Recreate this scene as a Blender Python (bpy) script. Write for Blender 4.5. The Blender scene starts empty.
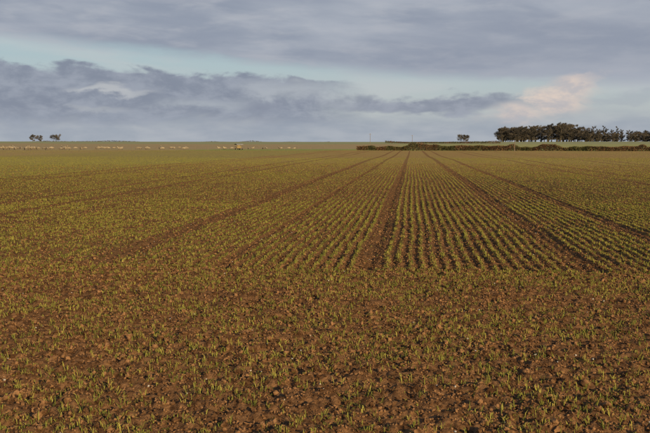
import bpy, math, numpy as np
from mathutils import Vector
rng=np.random.default_rng(7)
scene=bpy.context.scene
YAW=0.0991; FPX=875.0; CAMH=1.7; HZ=144.0
def P(px,D):
    s=(px-325)/FPX
    return np.array([-math.sin(YAW)*D+s*D*math.cos(YAW), math.cos(YAW)*D+s*D*math.sin(YAW)])
# ---------------------------------------------------------------- noise
def _h(ix,iy,seed):
    h=(ix.astype(np.int64)*374761393+iy.astype(np.int64)*668265263+seed*1442695041)&0xFFFFFFFF
    h=((h^(h>>13))*1274126177)&0xFFFFFFFF
    h=(h^(h>>16))&0xFFFFFFFF
    return h.astype(np.float64)/4294967295.0
def vn(x,y,seed=0):
    ix=np.floor(x);iy=np.floor(y);fx=x-ix;fy=y-iy
    fx=fx*fx*(3-2*fx);fy=fy*fy*(3-2*fy)
    a=_h(ix,iy,seed);b=_h(ix+1,iy,seed);c=_h(ix,iy+1,seed);d=_h(ix+1,iy+1,seed)
    return (a*(1-fx)+b*fx)*(1-fy)+(c*(1-fx)+d*fx)*fy
def ss(a,b,x):
    t=np.clip((x-a)/(b-a),0,1);return t*t*(3-2*t)
ROW=0.165; YB=11.7; YEND=232.0
TRAMS=[(-11.6,.34),(-9.8,.34),(-4.45,.40),(-2.65,.30),(-0.58,.24),(2.35,.40),(4.2,.32),(9.6,.34),(11.5,.34),(17,.35),(19,.35),(-18,.35),(-20,.35)]
HA=P(357,236); HB=P(650,196)
HD=(HB-HA)/np.linalg.norm(HB-HA); HN=np.array([-HD[1],HD[0]])
if HN[1]<0: HN=-HN
def yb(x): return YB+0.35*(vn(x*0.6,x*0+3.1,5)-.5)
def wig(x,y): return 0.045*(vn(y*0.35,x*0.15,9)-.5)+0.03*(vn(y*1.7,x*1.1,10)-.5)
def tram(x,y):
    t=np.zeros_like(x)
    xx=x+wig(x,y)
    for c,w in TRAMS: t=np.maximum(t,1-ss(w*.35,w*.6,np.abs(xx-c)))
    return t
def terrain(x,y):
    d=np.hypot(x,y)
    h=0.12*(vn(x/18,y/18,21)-.5)*ss(10,50,d)+0.3*(vn(x/70,y/70,22)-.5)*ss(60,150,d)*(1-ss(150,260,d))
    h=h+4.2*ss(280,1000,d)+5*(vn(x/600,y/600,23)-.45)*ss(500,1300,d)+3*ss(1200,2600,d)-30*ss(3200,6000,d)
    return h
def height(x,y):
    d=np.hypot(x,y)
    near=1-ss(30,90,d)
    rows=ss(-.15,.15,y-yb(x))
    h=0.034*(vn(x/.28,y/.28,1)-.5)+0.035*(vn(x/.12,y/.12,2)-.5)+0.032*(vn(x/.05,y/.05,3)-.5)*(1-ss(14,22,d))+.016*(vn(x/.022,y/.022,4)-.5)*(1-ss(6,9,d))
    h=h*(1-0.22*rows)
    ph=2*math.pi*(x+wig(x,y))/ROW
    h=h+rows*0.012*np.cos(ph)*(.5+vn(x/.5,y/1.5,14))-rows*0.028*tram(x,y)
    h=h+(1-rows)*0.012*np.cos(2*math.pi*(y+0.06*vn(x*.5,y*.5,11))/0.19)
    return terrain(x,y)+h*near
# ---------------------------------------------------------------- helpers
def mesh_np(name,verts,faces,k,mats,matidx=None,smooth=False):
    me=bpy.data.meshes.new(name)
    verts=np.ascontiguousarray(verts,dtype=np.float32);faces=np.ascontiguousarray(faces,dtype=np.int32)
    nf=len(faces)
    me.vertices.add(len(verts));me.vertices.foreach_set('co',verts.ravel())
    me.loops.add(nf*k);me.loops.foreach_set('vertex_index',faces.ravel())
    me.polygons.add(nf);me.polygons.foreach_set('loop_start',np.arange(nf,dtype=np.int32)*k)
    if matidx is not None: me.polygons.foreach_set('material_index',np.asarray(matidx,dtype=np.int32))
    me.polygons.foreach_set('use_smooth',np.full(nf,smooth))
    for m in mats: me.materials.append(m)
    me.update(calc_edges=True);me.validate()
    ob=bpy.data.objects.new(name,me);scene.collection.objects.link(ob);return ob
class G:
    """node graph helper"""
    def __init__(s,nt): s.nt=nt;s.n=nt.nodes;s.l=nt.links
    def put(s,sock,v):
        if hasattr(v,'is_linked') : s.l.new(v,sock)
        else:
            try: sock.default_value=v
            except Exception: sock.default_value=(*v,1) if len(v)==3 else v
    def m(s,op,a,b=0,c=0,clamp=False):
        n=s.n.new('ShaderNodeMath');n.operation=op;n.use_clamp=clamp
        s.put(n.inputs[0],a);s.put(n.inputs[1],b);s.put(n.inputs[2],c);return n.outputs[0]
    def add(s,a,b):return s.m('ADD',a,b)
    def sub(s,a,b):return s.m('SUBTRACT',a,b)
    def mul(s,a,b):return s.m('MULTIPLY',a,b)
    def sm(s,v,a,b,lo=0.,hi=1.):
        n=s.n.new('ShaderNodeMapRange');n.interpolation_type='SMOOTHSTEP'
        s.put(n.inputs[0],v);s.put(n.inputs[1],a);s.put(n.inputs[2],b);s.put(n.inputs[3],lo);s.put(n.inputs[4],hi);return n.outputs[0]
    def mr(s,v,a,b,lo,hi):
        n=s.n.new('ShaderNodeMapRange');s.put(n.inputs[0],v);s.put(n.inputs[1],a);s.put(n.inputs[2],b);s.put(n.inputs[3],lo);s.put(n.inputs[4],hi);return n.outputs[0]
    def mix(s,f,a,b):
        n=s.n.new('ShaderNodeMixRGB');s.put(n.inputs[0],f);s.put(n.inputs[1],a);s.put(n.inputs[2],b);return n.outputs[0]
    def xyz(s,x,y,z=0.):
        n=s.n.new('ShaderNodeCombineXYZ');s.put(n.inputs[0],x);s.put(n.inputs[1],y);s.put(n.inputs[2],z);return n.outputs[0]
    def noise(s,vec,scale,detail=3.,rough=.5,dist=0.):
        n=s.n.new('ShaderNodeTexNoise');s.put(n.inputs['Vector'],vec);n.inputs['Scale'].default_value=scale
        n.inputs['Detail'].default_value=detail;n.inputs['Roughness'].default_value=rough;n.inputs['Distortion'].default_value=dist;return n.outputs[0]
def mat(name):
    m=bpy.data.materials.new(name);m.use_nodes=True;m.node_tree.nodes.clear();g=G(m.node_tree)
    out=g.n.new('ShaderNodeOutputMaterial');return m,g,out
def simple(name,c1,c2,scale=3.,rough=.9,transl=0.,bump=0.,lo=.35,hi=.65,det=2.):
    m,g,out=mat(name)
    geo=g.n.new('ShaderNodeNewGeometry')
    f=g.sm(g.noise(geo.outputs['Position'],scale,det),lo,hi)
    col=g.mix(f,c1,c2)
    if rough>=.85: b=g.n.new('ShaderNodeBsdfDiffuse');g.put(b.inputs['Color'],col)
    else:
        b=g.n.new('ShaderNodeBsdfPrincipled');g.put(b.inputs['Base Color'],col);b.inputs['Roughness'].default_value=rough
        b.inputs['Specular IOR Level'].default_value=.2
    if bump:
        bn=g.n.new('ShaderNodeBump');bn.inputs['Distance'].default_value=bump
        g.put(bn.inputs['Height'],g.noise(geo.outputs['Position'],scale*4,2.));g.l.new(bn.outputs[0],b.inputs['Normal'])
    g.l.new(b.outputs[0],out.inputs[0]);return m
# ---------------------------------------------------------------- materials
SOIL_A=(.078,.038,.018);SOIL_B=(.265,.138,.062)
m_soil,g,out=mat('soil_and_crop')
geo=g.n.new('ShaderNodeNewGeometry');pos=geo.outputs['Position']
sx=g.n.new('ShaderNodeSeparateXYZ');g.l.new(pos,sx.inputs[0]);X,Y=sx.outputs[0],sx.outputs[1]
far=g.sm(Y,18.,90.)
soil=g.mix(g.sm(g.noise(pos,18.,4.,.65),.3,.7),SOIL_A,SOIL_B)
soil=g.mix(g.mul(far,.85),soil,(.42,.25,.105))  # soil colour lightens with distance, standing in for sunlit clod faces
strip=g.sm(g.m('COSINE',g.add(g.mul(X,2*math.pi/ROW),g.mul(g.noise(g.xyz(g.mul(X,.3),g.mul(Y,.5)),1.,1.),1.2))),-.3,.5)
pn=g.noise(g.xyz(g.mul(X,4.),g.mul(Y,1.1)),1.,4.,.7)
patch=g.sm(pn,.38,.60)
tr=0.
for c,w in TRAMS:
    t=g.sm(g.m('ABSOLUTE',g.sub(X,c)),w*.35,w*.8,1.,0.)
    tr=g.m('MAXIMUM',tr,t)
inrow=g.sm(Y,YB-.3,YB+.3)
gm=g.mul(g.mul(strip,patch),inrow)
gm=g.mul(gm,g.m('SUBTRACT',1.,g.mul(tr,.95)))
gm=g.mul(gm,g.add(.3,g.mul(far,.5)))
broad=g.noise(g.xyz(g.mul(X,.10),g.mul(Y,.025)),1.,4.,.65)
gm=g.m('MULTIPLY',gm,g.sm(broad,.32,.68,.4,1.25),0,True)
fieldc=g.mix(gm,soil,g.mix(far,(.21,.20,.045),(.38,.345,.105)))  # far crop colour brightened to paint in low sun caught by upright tufts
fieldc=g.mix(g.mul(g.mul(tr,inrow),.5),fieldc,(.16,.085,.038))
# beyond the field
sd=g.add(g.mul(g.sub(X,float(HA[0])),float(HN[0])),g.mul(g.sub(Y,float(HA[1])),float(HN[1])))
bey=g.m('MAXIMUM',g.sub(Y,YEND),g.mul(sd,g.sm(X,float(HA[0])-6,float(HA[0])-2)))
ln=g.noise(pos,.03,3.,.6)
Yd=g.add(Y,g.mul(g.sub(ln,.5),70.))
ln2=g.sm(g.noise(pos,.35,3.,.7),.35,.65)
grassA=g.mix(ln2,(.25,.29,.08),(.34,.34,.11))
pale=g.mix(ln2,(.46,.35,.17),(.34,.27,.11))
fcol=g.mix(g.sm(X,-66.,-60.),pale,grassA)
fcol=g.mix(g.sm(Yd,285.,292.),fcol,g.mix(ln2,(.38,.27,.13),(.42,.32,.17)))
fcol=g.mix(g.m('MULTIPLY',g.sm(Yd,285.,292.),g.sm(X,-12.,-4.)),fcol,g.mix(ln2,(.34,.33,.13),(.40,.36,.15)))
fcol=g.mix(g.sm(Yd,560.,570.),fcol,(.33,.32,.16))
fcol=g.mix(g.sm(Yd,900.,910.),fcol,(.38,.31,.20))
fcol=g.mix(g.sm(Yd,1500.,1510.),fcol,(.33,.31,.24))
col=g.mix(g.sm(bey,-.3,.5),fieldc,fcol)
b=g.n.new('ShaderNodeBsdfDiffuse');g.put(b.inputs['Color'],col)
bn=g.n.new('ShaderNodeBump');bn.inputs['Distance'].default_value=.02;bn.inputs['Strength'].default_value=1.
g.put(bn.inputs['Height'],g.noise(pos,40.,4.,.7));g.l.new(bn.outputs[0],b.inputs['Normal'])
g.l.new(b.outputs[0],out.inputs[0])
m_clod=simple('clod_soil',SOIL_A,(.29,.152,.068),12.,.95,0,.006)
m_blade=simple('wheat_blade',(.15,.165,.032),(.35,.305,.068),5.,.9,0,0,.3,.7,2.)
m_flint=simple('flint',(.35,.31,.25),(.6,.57,.5),30.,.6)
m_hedge=simple('hedge_twigs',(.11,.062,.036),(.20,.12,.062),.5,.9)
m_hbrown=simple('hedge_leaf',(.075,.075,.032),(.14,.125,.05),.7,.9)
m_wood=simple('winter_twigs',(.058,.052,.045),(.13,.108,.082),.09,.95)
m_bark=simple('bark',(.06,.05,.038),(.12,.10,.07),1.,.9)
m_wool=simple('wool',(.25,.20,.13),(.37,.30,.20),.5,.95)
m_skin=simple('sheep_face',(.12,.09,.065),(.22,.17,.12),10.,.8)
m_timber=simple('weathered_timber',(.16,.12,.085),(.26,.20,.14),4.,.85)
m_tin=simple('galvanised_sheet',(.22,.21,.19),(.30,.28,.25),2.,.6)
m_hay=simple('hay',(.36,.25,.10),(.50,.38,.18),8.,.95)
m_white=simple('ceramic_insulator',(.62,.60,.56),(.72,.70,.66),2.,.8)
m_dark=simple('rubber_tyre',(.02,.02,.02),(.04,.04,.04),2.,.8)
# ---------------------------------------------------------------- ground sheet
fa=np.linspace(math.radians(-31),math.radians(31),1100)
co=np.linspace(math.radians(31),math.radians(329),120)[1:-1]
ang=np.concatenate([fa,co])-YAW
rad=np.concatenate([np.linspace(.5,3.4,40),np.geomspace(3.5,45,720),np.geomspace(45.3,6000,200)])
A,R=np.meshgrid(ang,rad)
gx=(R*np.sin(A)).ravel();gy=(R*np.cos(A)).ravel()
gz=height(gx,gy)
nr,na=R.shape
idx=np.arange(nr*na).reshape(nr,na)
i2=np.roll(idx,-1,axis=1)
F=np.stack([idx[:-1],i2[:-1],i2[1:],idx[1:]],-1).reshape(-1,4)
V=np.stack([gx,gy,gz],1)
c0=len(V);ca=(0.02*np.sin(ang));cb=(0.02*np.cos(ang))
V=np.vstack([V,np.stack([ca,cb,np.zeros_like(ca)],1)])
ii=np.arange(na);F=np.vstack([F,np.stack([c0+ii,c0+np.roll(ii,-1),np.roll(ii,-1),ii],1)])
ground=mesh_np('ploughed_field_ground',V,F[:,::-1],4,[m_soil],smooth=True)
# ---------------------------------------------------------------- crop seedlings
def blades(px,py,n,hmin,hmax,w,tri=False):
    N=len(px)
    z=height(px,py)
    bx=np.repeat(px,n)+rng.normal(0,.008,N*n);by=np.repeat(py,n)+rng.normal(0,.008,N*n);bz=np.repeat(z,n)-.006
    a=rng.uniform(0,2*math.pi,N*n);h=np.repeat(rng.uniform(.65,1.3,N),n)*rng.uniform(hmin,hmax,N*n);lean=rng.uniform(.1,1.0,N*n)
    dx,dy=np.cos(a),np.sin(a);wa=a+math.pi/2+rng.normal(0,.5,N*n)
    ww=w*rng.uniform(.6,1.2,N*n);wx,wy=np.cos(wa)*ww/2,np.sin(wa)*ww/2
    tipx=bx+dx*h*lean;tipy=by+dy*h*lean;tipz=bz+h*np.sqrt(np.clip(1-lean**2*.85,.12,1))*rng.uniform(.5,1,N*n)
    if tri:
        v=np.stack([np.stack([bx-wx,by-wy,bz],1),np.stack([bx+wx,by+wy,bz],1),np.stack([tipx,tipy,tipz],1)],1).reshape(-1,3)
        f=np.arange(N*n*3).reshape(-1,3);return v,f
    mx=bx+dx*h*lean*.35;my=by+dy*h*lean*.35;mz=bz+h*.55
    v=np.stack([np.stack([bx-wx*.6,by-wy*.6,bz],1),np.stack([bx+wx*.6,by+wy*.6,bz],1),
                np.stack([mx-wx,my-wy,mz],1),np.stack([mx+wx,my+wy,mz],1),np.stack([tipx,tipy,tipz],1)],1).reshape(-1,3)
    o=(np.arange(N*n)*5)[:,None]
    f=np.stack([o+np.array([0,1,3]),o+np.array([0,3,2]),o+np.array([2,3,4])],1).reshape(-1,3)
    return v,f
def fan(y0,y1,sxp,syp,cross=False,half=.56,pad=1.5):
    xmax=half*y1+pad
    if cross:
        ys=np.arange(y0,y1,syp);xs=np.arange(-xmax*1.15,xmax,sxp)
    else:
        k0=int(-xmax*1.15/sxp);k1=int(xmax/sxp);xs=np.arange(k0,k1)*sxp;ys=np.arange(y0,y1,syp)
    Xg,Yg=np.meshgrid(xs,ys);Xg=Xg.ravel();Yg=Yg.ravel()
    th=np.arctan2(Xg,Yg)+YAW
    k=(np.abs(th)<math.radians(25))|((np.abs(th)<math.radians(29))&(Yg<40))
    return Xg[k],Yg[k]
parts=[]
def addp(vf): parts.append(vf)
x,y=fan(3.2,12.0,.024,.19,True)
dens=vn(x*.8,y*1.6,31)*.45+vn(x*3,y*4,32)*.55
k=(y<yb(x))&(rng.random(len(x))<(.18+1.0*ss(.3,.66,dens)));x,y=x[k],y[k]
x=x+rng.normal(0,.02,len(x));y=y-0.06*vn(x*.5,y*.5,11)+rng.normal(0,.036,len(y))
addp(blades(x,y,4,.025,.078,.0058))
x=np.arange(-9,8,.022);y=yb(x)-.05+rng.normal(0,.09,len(x));addp(blades(x,y,4,.035,.085,.007))
def rowzone(y0,y1,st,sxp,n,h0,h1,w,tri,jx,p):
    x,y=fan(y0,y1,sxp,st)
    y=y+rng.uniform(-st/2,st/2,len(y))
    den=vn(x*1.1,y*.5,33)*.4+vn(x*6,y*2.2,34)*.6
    rowvig=_h(np.round(x/ROW),x*0,55)*.3+.85
    # fade-in / out of the zone overlap handled by random thinning
    k=(y>yb(x))&(y<YEND-1)&(rng.random(len(x))<p*rowvig*(.26+.9*ss(.25,.66,den)))&(rng.random(len(x))>tram(x-wig(x,y),y)*.93)
    ov=.12
    k&=rng.random(len(x))<np.clip((y1-y)/(ov*y1),0,1)
    if y0>12: k&=rng.random(len(x))<np.clip((y-y0)/(ov*y0),0,1)
    s=(x-HA[0])*HN[0]+(y-HA[1])*HN[1]
    k&=~((s>-1)&(x>HA[0]-4))
    x,y=x[k],y[k];x=x-wig(x,y)+rng.normal(0,jx,len(x))
    addp(blades(x,y,n,h0,h1,w,tri))
rowzone(11.5,27,.038,ROW,4,.028,.074,.0068,False,.016,1.)
rowzone(23.5,54,.070,ROW,3,.035,.075,.013,True,.017,1.)
rowzone(47,112,.18,ROW,3,.035,.075,.025,True,.02,1.)
rowzone(97,262,.8,ROW*2,3,.035,.07,.045,True,.03,.8)
vs=[];fs=[];o=0
for v,f in parts: vs.append(v);fs.append(f+o);o+=len(v)
mesh_np('wheat_seedlings',np.vstack(vs),np.vstack(fs),3,[m_blade])
# ---------------------------------------------------------------- clods
import bmesh
def ico(sub):
    bm=bmesh.new();bmesh.ops.create_icosphere(bm,subdivisions=sub,radius=1)
    v=np.array([q.co[:] for q in bm.verts]);f=np.array([[q.index for q in p.verts] for p in bm.faces]);bm.free();return v,f
def scatter(x,y,s,sub,sink,vs,fs,off):
    bv,bf=ico(sub);N=len(x)
    a=rng.uniform(0,6.28,N);ca,sa=np.cos(a),np.sin(a)
    templ=[]
    for t in range(12):
        r=1+rng.uniform(-.32,.32,len(bv))*.9
        templ.append(bv*r[:,None]*np.array([1,rng.uniform(.6,.95),rng.uniform(.55,.9)]))
    T=np.array(templ)[rng.integers(0,12,N)]
    v=T*s[:,None,None]
    tilt=rng.uniform(-.6,.6,N);ct,st_=np.cos(tilt)[:,None],np.sin(tilt)[:,None]
    vx=v[:,:,0]*ct-v[:,:,2]*st_;vz=v[:,:,0]*st_+v[:,:,2]*ct;vy=v[:,:,1]
    z=height(x,y)
    wx=vx*ca[:,None]-vy*sa[:,None]+x[:,None];wy=vx*sa[:,None]+vy*ca[:,None]+y[:,None];wz=vz+(z+s*sink)[:,None]
    vs.append(np.stack([wx,wy,wz],-1).reshape(-1,3));
    fs.append((bf[None]+(np.arange(N)*len(bv))[:,None,None]).reshape(-1,3)+off[0]);off[0]+=N*len(bv)
def rnd_fan(n,y0,y1,p=1.3):
    u=rng.random(n);D=(y0**p+u*(y1**p-y0**p))**(1/p)
    th=rng.uniform(math.radians(-28),math.radians(28),n)-YAW
    return D*np.sin(th),D*np.cos(th)
vs=[];fs=[];off=[0]
x,y=rnd_fan(14000,3.4,13,1.6);k=(y<yb(x)+.1)&(vn(x*1.2,y*1.2,41)+rng.random(len(x))*.6>.60);x,y=x[k],y[k]
scatter(x,y,.009+.014*rng.random(len(x))**2.2+.014*(rng.random(len(x))<.04),2,.25,vs,fs,off)
x,y=rnd_fan(80000,3.4,13,1.6);scatter(x,y,rng.uniform(.004,.012,len(x)),1,.35,vs,fs,off)
x,y=rnd_fan(95000,11.5,75,.4);scatter(x,y,rng.uniform(.007,.019,len(x))*np.where(rng.random(len(x))<.05,1.5,1)*(1+.008*y),1,.2,vs,fs,off)
mesh_np('soil_clods',np.vstack(vs),np.vstack(fs),3,[m_clod])
vs=[];fs=[];off=[0]
x,y=rnd_fan(800,3.6,30,1.3);scatter(x,y,rng.uniform(.004,.011,len(x)),1,.6,vs,fs,off)
mesh_np('flint_stones',np.vstack(vs),np.vstack(fs),3,[m_flint])
# ---------------------------------------------------------------- trees
def tube(p0,p1,r0,r1,n=6):
    p0=np.array(p0,float);p1=np.array(p1,float);d=p1-p0;d/=np.linalg.norm(d)+1e-9
    u=np.cross(d,[0,0,1]) if abs(d[2])<.95 else np.cross(d,[1,0,0]);u/=np.linalg.norm(u);w=np.cross(d,u)
    t=np.linspace(0,2*math.pi,n,endpoint=False)
    ring=lambda p,r:p+r*(np.cos(t)[:,None]*u+np.sin(t)[:,None]*w)
    v=np.vstack([ring(p0,r0),ring(p1,r1)]);f=[]
    for i in range(n):
        j=(i+1)%n;f+=[[i,j,n+j],[i,n+j,n+i]]
    return v,np.array(f)
def tree(base,H,W,nleaf,fs_,shape='round',trunk=.25,limbs=9,r=rng):
    out=[];b=np.array(base,float);b[2]-=.2
    tr_=H*.022+.08
    top=b+[r.normal(0,.03*H),r.normal(0,.03*H),H*.85]
    mid=(b+top)/2+[r.normal(0,.02*H),0,0]
    v,f=tube(b,mid,tr_,tr_*.6);out.append((v,f,0));v,f=tube(mid,top,tr_*.6,tr_*.12);out.append((v,f,0))
    cl=[]
    for i in range(limbs):
        t=trunk+(1-trunk)*(i+.5)/limbs*.95
        s=b+(top-b)*t
        a=i*2.4+r.uniform(-.4,.4)
        if shape=='round': e=math.sqrt(max(.05,1-((t-.5)/.55)**2))
        else: e=.9*math.sqrt(max(.05,1-((t-.45)/.56)**2))
        L=W/2*e*r.uniform(.55,1.05)
        rise={'round':.45,'poplar':1.5}[shape]
        end=s+[math.cos(a)*L,math.sin(a)*L,L*rise*r.uniform(.6,1.2)]
        v,f=tube(s,end,tr_*.35*(1-t*.5),tr_*.06,4);out.append((v,f,0))
        cl.append((end,L,s));cl.append(((s+end)/2+[0,0,L*.2],L*.9,s))
        for q in range(2):
            a2=a+r.uniform(-.9,.9);m_=s+(end-s)*r.uniform(.4,.8)
            e2=m_+[math.cos(a2)*L*.5,math.sin(a2)*L*.5,L*.45*r.uniform(.3,1.2)]
            v,f=tube(m_,e2,tr_*.15,tr_*.04,3);out.append((v,f,0));cl.append((e2,L*.7,m_))
    per=max(4,nleaf//len(cl));V=[];DD=[]
    for c,L,s in cl:
        R_=max(.35,L*.55)*r.uniform(.6,1.1)
        q=r.normal(0,1,(per,3));q/=np.linalg.norm(q,axis=1)[:,None];q*=(r.random(per)**.5)[:,None]*R_*np.array([1,1,.8])
        V.append(c+q);DD.append(c+q-s+np.array([0,0,.4]))
    C=np.vstack(V);N=len(C)
    a=np.vstack(DD);a/=np.linalg.norm(a,axis=1)[:,None];a=a+r.normal(0,.45,(N,3));a/=np.linalg.norm(a,axis=1)[:,None]
    c2=np.cross(a,r.normal(0,1,(N,3)));c2/=np.linalg.norm(c2,axis=1)[:,None]
    s=fs_*r.uniform(.5,1.5,N)[:,None]
    v=np.stack([C-a*s+c2*s*.12,C-a*s*.6-c2*s*.22,C+a*s*1.2],1).reshape(-1,3)
    out.append((v,np.arange(N*3).reshape(-1,3),1));return out
def join(name,parts,mats):
    vs=[];fs=[];mi=[];o=0
    for v,f,m in parts: vs.append(v);fs.append(f+o);mi+=[m]*len(f);o+=len(v)
    return mesh_np(name,np.vstack(vs),np.vstack(fs),3,mats,mi)
def gz_(p): return float(terrain(np.array([p[0]]),np.array([p[1]]))[0])
parts=[]
prof=[(494,127.),(503,125),(512,126),(520,124.5),(530,123),(540,122),(550,122.5),(558,120.5),(567,121),(576,122.5),(584,126),(589,131)]
pxs=[p[0] for p in prof];pys=[p[1] for p in prof]
D0=850.
for i in range(95):
    px=rng.uniform(495,588);D=D0+rng.uniform(-25,70)
    top=np.interp(px,pxs,pys)+(rng.uniform(1.,7.) if i>60 else rng.uniform(-1.,2.4))
    p=P(px,D);zb=gz_(p);zt=CAMH+(HZ-top)*D/FPX
    parts+=tree((p[0],p[1],zb),max(5,(zt-zb)/1.03),rng.uniform(7,13),1000,.75,'round',trunk=.08,limbs=9)
for px,top in [(592,124),(597,127.5),(603,123),(606,126),(611,127.5),(616,124.5),(620,128),(627,129),(634,130),(640,131),(645,129),(652,131),(660,129),(668,127)]:
    D=D0+rng.uniform(-20,40);p=P(px,D);zb=gz_(p);zt=CAMH+(HZ-top)*D/FPX
    parts+=tree((p[0],p[1],zb),zt-zb,rng.uniform(3.4,5.2),680,.6,'poplar',trunk=.08,limbs=10)
for i in range(90):
    px=rng.uniform(584,695);D=D0+rng.uniform(-30,50);p=P(px,D);zb=gz_(p)
    parts+=tree((p[0],p[1],zb),rng.uniform(5,12.),rng.uniform(6,11),480,.75,'round',trunk=.02,limbs=6)
join('woodland',parts,[m_bark,m_wood])
def lone(name,px,D,H,W,n=1100,fsz=.35,shape='round',trunk=.25):
    p=P(px,D);pr=tree((0,0,0),H,W,n,fsz,shape,trunk,limbs=11)
    o=join(name,pr,[m_bark,m_wood]);o.location=(p[0],p[1],gz_(p));return o
lone('bare_tree',463,700,6.,9,2600,.45,trunk=.08)
lone('bare_tree',34,900,7.5,7,1500,.5,trunk=.1);lone('bare_tree',41,905,6.5,7,1500,.5,trunk=.1);lone('bare_tree',57,900,7.,11,2200,.5,trunk=.1)
# ---------------------------------------------------------------- hedgerows
def hedge(name,A0,B0,dens,hfun,wid,size,mats):
    L=np.linalg.norm(B0-A0);N=int(L*dens);t=rng.random(N)*L
    hh=hfun(t)
    dr=(B0-A0)/L;nn=np.array([-dr[1],dr[0]])
    zz=rng.random(N)**.8*hh;off_=rng.normal(0,wid*.35,N)*(1-.3*zz/hh)
    cx=A0[0]+dr[0]*t+nn[0]*off_;cy=A0[1]+dr[1]*t+nn[1]*off_;cz=terrain(cx,cy)+zz
    C=np.stack([cx,cy,cz],1);a=rng.normal(0,1,(N,3))+np.array([0,0,1.]);a/=np.linalg.norm(a,axis=1)[:,None]
    c2=np.cross(a,rng.normal(0,1,(N,3)));c2/=np.linalg.norm(c2,axis=1)[:,None];s=size*rng.uniform(.5,1.4,N)[:,None]
    v=np.stack([C-a*s,C+a*s+c2*s*.12,C+a*s*.4-c2*s*.35],1).reshape(-1,3)
    mi=(vn(t*.4,t*0,77)+rng.normal(0,.12,N)>.56).astype(int)
    ob_v=[v];ob_f=[np.arange(N*3).reshape(-1,3)];o=len(v);mis=list(mi)
    for k in range(int(L/1.2)):
        tt=k*1.2+rng.uniform(-.4,.4);q=A0+dr*tt;z=gz_(q)
        sv,sf=tube((q[0],q[1],z-.1),(q[0]+rng.uniform(-.3,.3),q[1],z+.7),.04,.015,4);ob_v.append(sv);ob_f.append(sf+o);o+=len(sv);mis+=[0]*len(sf)
    return mesh_np(name,np.vstack(ob_v),np.vstack(ob_f),3,mats,mis)
hedge('hedgerow',HA,HA+HD*190,420,lambda t:(.50+.65*vn(t*.11,t*0,61)+.4*vn(t*.6,t*0,62)+.8*ss(.68,.9,vn(t*.23,t*0,63)))*(.55+.45*ss(0,14,t)),1.1,.2,[m_hedge,m_hbrown])
hedge('far_hedgerow',P(385,640),P(500,610),50,lambda t:.5+1.3*vn(t*.1,t*0,64),1.2,.45,[m_hbrown,m_hedge])
hedge('far_hedgerow',P(-60,1400),P(330,1500),16,lambda t:.6+3.2*vn(t*.03,t*0,66)**2,3.,.9,[m_wood,m_hbrown])
# ---------------------------------------------------------------- sheep
def skin_mesh(name,joints,edges,subs=2):
    me=bpy.data.meshes.new(name);me.from_pydata([j[0] for j in joints],edges,[])
    ob=bpy.data.objects.new(name,me);scene.collection.objects.link(ob)
    mo=ob.modifiers.new('s','SKIN')
    for i,j in enumerate(joints):
        me.skin_vertices[0].data[i].radius=j[1];me.skin_vertices[0].data[i].use_root=(i==0)
    sb=ob.modifiers.new('u','SUBSURF');sb.levels=subs;sb.render_levels=subs
    bpy.context.view_layer.update()
    dg=bpy.context.evaluated_depsgraph_get();m2=bpy.data.meshes.new_from_object(ob.evaluated_get(dg))
    bpy.data.objects.remove(ob);bpy.data.meshes.remove(me);m2.name=name;return m2
def sheep_mesh(name,graze):
    j=[((-.40,0,.60),(.19,.21)),((-.1,0,.60),(.24,.25)),((.25,0,.60),(.21,.23))]
    e=[(0,1),(1,2)]
    if graze: hd=[((.48,0,.56),(.12,.13)),((.62,0,.36),(.085,.09)),((.68,0,.22),(.07,.08)),((.72,0,.07),(.04,.045))]
    else: hd=[((.46,0,.78),(.12,.12)),((.56,0,.96),(.085,.09)),((.66,0,.98),(.075,.08)),((.82,0,.90),(.04,.045))]
    b=len(j);j+=hd;e+=[(2,b),(b,b+1),(b+1,b+2),(b+2,b+3)]
    h=b+2
    for s in(-1,1):
        k=len(j);j.append(((hd[2][0][0]-.03,s*.15,hd[2][0][2]+.05),(.02,.035)));e.append((h-1,k))
    k=len(j);j.append(((-.62,0,.55),(.05,.05)));j.append(((-.66,0,.36),(.035,.035)));e+=[(0,k),(k,k+1)]
    for s in(-1,1):
        k=len(j);off_=rng.uniform(-.05,.05)
        j+=[((-.38,s*.12,.46),(.10,.09)),((-.46+off_,s*.12,.27),(.045,.045)),((-.42+off_,s*.12,.03),(.03,.028))];e+=[(0,k),(k,k+1),(k+1,k+2)]
        k=len(j)
        j+=[((.27,s*.12,.42),(.08,.075)),((.27-off_,s*.12,.24),(.038,.038)),((.27-off_,s*.12,.03),(.03,.028))];e+=[(2,k),(k,k+1),(k+1,k+2)]
    me=skin_mesh(name,j,e);me.materials.clear();me.materials.append(m_wool);me.materials.append(m_skin)
    for p in me.polygons:
        c=p.center;p.use_smooth=True
        if c.z<.33 and c.x<.5 or c.x>.57: p.material_index=1
    return me
sm_=[sheep_mesh('sheep_grazing_mesh',True),sheep_mesh('sheep_standing_mesh',False)]
def put_sheep(px,D,s=1.,face=None):
    p=P(px,D);me=sm_[0 if rng.random()<.6 else 1]
    o=bpy.data.objects.new('sheep',me);scene.collection.objects.link(o);o.location=(p[0],p[1],gz_(p));o.scale=(s,)*3
    o.rotation_euler=(0,0,rng.choice([0,math.pi])+rng.normal(0,.6) if face is None else face)
for c in (-14,3,12,22,33,40,52,63,71):
    for i in range(rng.integers(3,7)): put_sheep(c+rng.normal(0,3.2),rng.uniform(238,275),rng.uniform(1.,1.3))
for c in (84,97,110,121,139,150,161,176,187):
    for i in range(rng.integers(2,5)): put_sheep(c+rng.normal(0,2.8),rng.uniform(243,300),rng.uniform(.95,1.15))
for i in range(5): put_sheep(rng.uniform(218,233),rng.uniform(248,275),1.)
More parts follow.
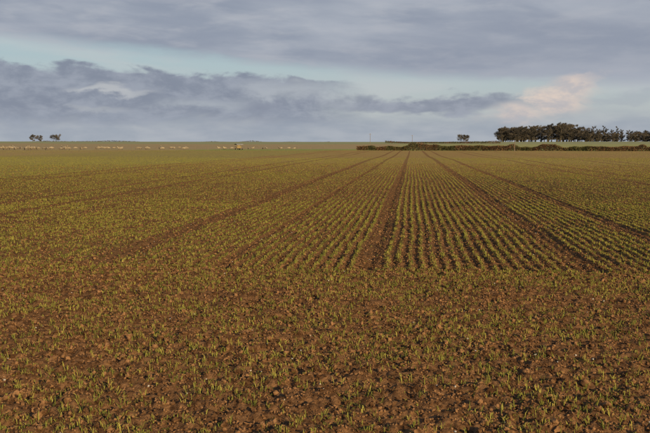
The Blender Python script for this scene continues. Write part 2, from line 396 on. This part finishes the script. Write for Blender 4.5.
for c in (252,264,279,290):
    for i in range(rng.integers(2,5)): put_sheep(c+rng.normal(0,2.5),rng.uniform(246,275),rng.uniform(.8,.95))
# stock fence along the crop edge
pr=[]
xs=np.arange(-160,-20,3.5)
for xx in xs:
    z=gz_((xx,YEND+.8));pr.append((*tube((xx,YEND+.8,z-.2),(xx,YEND+.8,z+1.15),.05,.045,6),0))
for hz in(.3,.6,.85,1.08):
    for a_,b_ in zip(xs[:-1],xs[1:]): pr.append((*tube((a_,YEND+.8,gz_((a_,YEND+.8))+hz),(b_,YEND+.8,gz_((b_,YEND+.8))+hz),.004,.004,3),0))
join('stock_fence',pr,[m_timber])
# hay feeder trailer
def box(c,s):
    c=np.array(c,float);s=np.array(s,float)/2
    v=np.array([[x_,y_,z_] for x_ in(-1,1) for y_ in(-1,1) for z_ in(-1,1)])*s+c
    q=[[0,1,3,2],[4,6,7,5],[0,4,5,1],[2,3,7,6],[0,2,6,4],[1,5,7,3]];f=[]
    for a_ in q: f+=[[a_[0],a_[1],a_[2]],[a_[0],a_[2],a_[3]]]
    return v,np.array(f)
pr=[]
for sx_ in(-1.3,1.3):
    for sy_ in(-.65,.65): pr.append((*tube((sx_,sy_,0),(sx_,sy_,1.9),.05,.05),0))
for zz in(.55,1.25):
    for sy_ in(-.66,.66): pr.append((*box((0,sy_,zz),(2.7,.05,.09)),0))
    for sx_ in(-1.31,1.31): pr.append((*box((sx_,0,zz),(.05,1.25,.09)),0))
for xx in np.linspace(-1.15,1.15,12):
    for sy_ in(-.62,.62): pr.append((*tube((xx,sy_*.6,.58),(xx,sy_,1.22),.015,.015,4),0))
pr.append((*box((0,0,.5),(2.6,1.2,.06)),0))
bv,bf=ico(3);bv=bv*(1+rng.uniform(-.12,.12,(len(bv),1)));pr.append((bv*[1.15,.5,.55]+[0,0,1.0],bf,2))
n=9
for i in range(n):
    a0=math.pi*(.15+.7*i/n);a1=math.pi*(.15+.7*(i+1)/n)
    p0=(math.cos(a0)*.95,1.55+math.sin(a0)*.6);p1=(math.cos(a1)*.95,1.55+math.sin(a1)*.6)
    v=np.array([[-1.5,*p0],[1.5,*p0],[1.5,*p1],[-1.5,*p1]]);v=np.vstack([v,v-[0,0,.03]])
    pr.append((v,np.array([[0,1,2],[0,2,3],[4,6,5],[4,7,6],[0,4,5],[0,5,1],[3,2,6],[3,6,7],[0,3,7],[0,7,4],[1,5,6],[1,6,2]]),1))
for sx_ in(-1.0,1.0):
    for sy_ in(-.75,.75):
        t=np.linspace(0,2*math.pi,12,endpoint=False);v=np.vstack([np.stack([sx_+.25*np.cos(t),np.full(12,sy_+d_),.25+.25*np.sin(t)],1) for d_ in(-.06,.06)])
        f=[];
        for i in range(12):
            q=(i+1)%12;f+=[[i,q,12+q],[i,12+q,12+i]]
        for i in range(1,11): f+=[[0,i,i+1],[12,12+i+1,12+i]]
        pr.append((v,np.array(f),3))
fd=join('hay_feeder',pr,[m_timber,m_tin,m_hay,m_dark]);p=P(239,250);fd.location=(p[0],p[1],gz_(p));fd.rotation_euler=(0,0,.9);fd.scale=(.8,)*3
# ---------------------------------------------------------------- poles
def pole(name,px,D,H):
    p=P(px,D);z=gz_(p);q=[(*tube((0,0,-.3),(0,0,H),.15,.10,8),0),(*box((0,.13,H-.5),(1.8,.09,.11)),0)]
    for xx in(-.8,-.4,.4,.8): q.append((*tube((xx,.13,H-.44),(xx,.13,H-.26),.05,.035,6),1))
    o=join(name,q,[m_timber,m_white]);o.location=(p[0],p[1],z);o.rotation_euler=(0,0,.5)
pole('telegraph_pole',370,560,7.);pole('telegraph_pole',412,640,6.)
p=P(514,200);o=join('gate_post',[(*tube((0,0,-.3),(0,0,2.1),.10,.08,8),0),(*tube((0,0,2.1),(0,0,2.2),.08,.02,8),0)],[m_timber]);o.location=(p[0],p[1],gz_(p))
# ---------------------------------------------------------------- sun & sky
SUN_EL=math.radians(16.5);SUN_AZ=math.radians(142)   # azimuth clockwise from +Y : behind camera, to the right
sdv=Vector((math.sin(SUN_AZ)*math.cos(SUN_EL),math.cos(SUN_AZ)*math.cos(SUN_EL),math.sin(SUN_EL)))
sl=bpy.data.lights.new('sun','SUN');sl.energy=5.;sl.angle=math.radians(.5);sl.color=(1.,.785,.46)
so=bpy.data.objects.new('sun',sl);scene.collection.objects.link(so);so.rotation_euler=(-sdv).to_track_quat('-Z','Y').to_euler();so.location=(60,-80,60)
w=bpy.data.worlds.new('World');scene.world=w;w.use_nodes=True;w.node_tree.nodes.clear();g=G(w.node_tree)
STR=.1
def C(r,gg,b_,k=1.):
    f=lambda c:((c/255+.055)/1.055)**2.4 if c>10 else c/255/12.92
    return (f(r)*k/STR,f(gg)*k/STR,f(b_)*k/STR,1.)
sky=g.n.new('ShaderNodeTexSky');sky.sky_type='NISHITA';sky.sun_disc=False;sky.sun_elevation=SUN_EL;sky.sun_rotation=SUN_AZ;sky.air_density=1.;sky.dust_density=1.5
tc=g.n.new('ShaderNodeTexCoord');dirv=tc.outputs['Generated']
sp=g.n.new('ShaderNodeSeparateXYZ');g.l.new(dirv,sp.inputs[0])
U=g.mul(g.m('ARCTAN2',sp.outputs[0],sp.outputs[1]),875.)
Vv=g.mul(g.m('ARCSINE',sp.outputs[2]),875.)
def cx(px):return (math.atan((px-325)/875)-YAW)*875
def cy(py):return 144.-py
n1=g.noise(g.xyz(g.mul(U,.012),g.mul(Vv,.035)),1.,3.,.6,.3)
n2=g.noise(g.xyz(g.mul(U,.03),g.mul(Vv,.06),7.),1.,5.,.6,.2)
n3=g.noise(g.xyz(g.mul(U,.006),g.add(g.mul(Vv,.03),g.mul(U,.003)),3.),1.,4.,.5,.3)
n4=g.noise(g.xyz(g.mul(U,.018),g.mul(Vv,.07),13.),1.,5.,.55,.2)
wV=g.add(g.mul(g.sub(n1,.5),34.),g.mul(g.sub(n2,.5),20.))
Vw=g.add(Vv,wV);Uw=g.add(U,g.mul(g.sub(n2,.5),60.))
Vs=g.add(Vv,g.add(g.mul(g.sub(n3,.5),16.),g.mul(g.sub(n4,.5),14.)))
def blob(px,py,rx,ry,s=.35,Uc=Uw,Vc=Vw):
    a=g.m('DIVIDE',g.sub(Uc,cx(px)),rx);b_=g.m('DIVIDE',g.sub(Vc,cy(py)),ry)
    d=g.m('SQRT',g.add(g.mul(a,a),g.mul(b_,b_)));return g.sm(d,1-s,1+s,1.,0.)
clear=g.mix(.88,sky.outputs[0],g.mix(g.sm(Vv,20.,100.),C(185,192,195),C(168,190,198)))
clear=g.mix(g.mul(g.sm(n3,.45,.7),.5),clear,C(194,197,199))
col=clear
# upper deck
edge=g.mr(U,cx(0),cx(420),100.,66.)
edge=g.sub(edge,g.mr(U,cx(420),cx(650),0.,10.))
up=g.sm(g.sub(Vs,edge),-6.,8.)
deck=g.mix(g.sm(n3,.34,.66),C(143,151,168),C(168,174,186))
deck=g.mix(g.mul(g.sm(n4,.42,.72),.45),deck,C(185,187,194))
deck=g.mix(g.mul(blob(560,50,170,30,.6,U,Vs),.45),deck,C(146,152,168))
col=g.mix(g.mul(up,.95),col,deck)
# middle bank on the left
top=g.mr(U,cx(0),cx(340),76.,62.)
tb=g.sm(g.sub(Vw,top),-3.,3.,1.,0.)
tb=g.mul(tb,g.sm(Uw,cx(300),cx(372),1.,0.))
tb=g.mul(tb,g.sm(Vw,8.,26.))
bank=g.mix(g.sm(n2,.36,.66),C(130,138,155),C(153,160,174))
col=g.mix(g.mul(tb,.95),col,bank)
col=g.mix(g.mul(blob(112,93,34,4.,.6),.75),col,C(190,193,196))
col=g.mix(g.mul(blob(205,104,45,6.,.7),.5),col,C(174,181,188))
col=g.mix(g.mul(blob(100,110,26,3.,.7),.45),col,C(180,184,188))
col=g.mix(g.mul(blob(290,92,40,9.,.7),.5),col,C(184,190,195))
# bars
col=g.mix(g.mul(blob(425,107,95,8.,.45),.92),col,g.mix(g.sm(n2,.36,.64),C(134,141,157),C(153,159,173)))
col=g.mix(g.mul(blob(262,107,18,6.,.5),.7),col,C(138,145,161))
# sunlit cumulus
pk=g.m('MAXIMUM',blob(556,103,30,15.,.45),g.m('MAXIMUM',blob(568,89,22,10.,.6),blob(520,117,26,7.,.7)))
col=g.mix(g.mul(pk,.85),col,g.mix(g.sm(n2,.38,.62),C(190,184,186),C(224,205,192)))
col=g.mix(g.mul(blob(625,100,40,5.,.7),.4),col,C(158,165,177))
# low haze layer
hz=g.sm(Vs,12.,38.,1.,0.)
col=g.mix(g.mul(hz,.82),col,g.mix(g.sm(n4,.35,.7),C(152,161,175),C(169,175,185)))
# higher up the sky clears to blue
col=g.mix(g.mul(g.sm(g.add(Vv,g.mul(g.sub(n3,.5),200.)),230.,480.),.9),col,C(92,118,160))
col=g.mix(g.sm(Vv,-2.,-20.),col,C(70,55,35))
bg=g.n.new('ShaderNodeBackground');g.put(bg.inputs[0],col);bg.inputs[1].default_value=STR
ow=g.n.new('ShaderNodeOutputWorld');g.l.new(bg.outputs[0],ow.inputs[0])
# ---------------------------------------------------------------- camera
cd=bpy.data.cameras.new('camera');cd.sensor_width=36;cd.lens=36*FPX/650;cd.clip_start=.1;cd.clip_end=20000
cam=bpy.data.objects.new('camera',cd);scene.collection.objects.link(cam)
cam.location=(0,0,CAMH);cam.rotation_euler=(math.radians(90)-math.atan((216.5-HZ)/FPX),0,YAW)
scene.camera=cam
scene.view_settings.view_transform='Standard';scene.view_settings.look='None';scene.view_settings.exposure=0
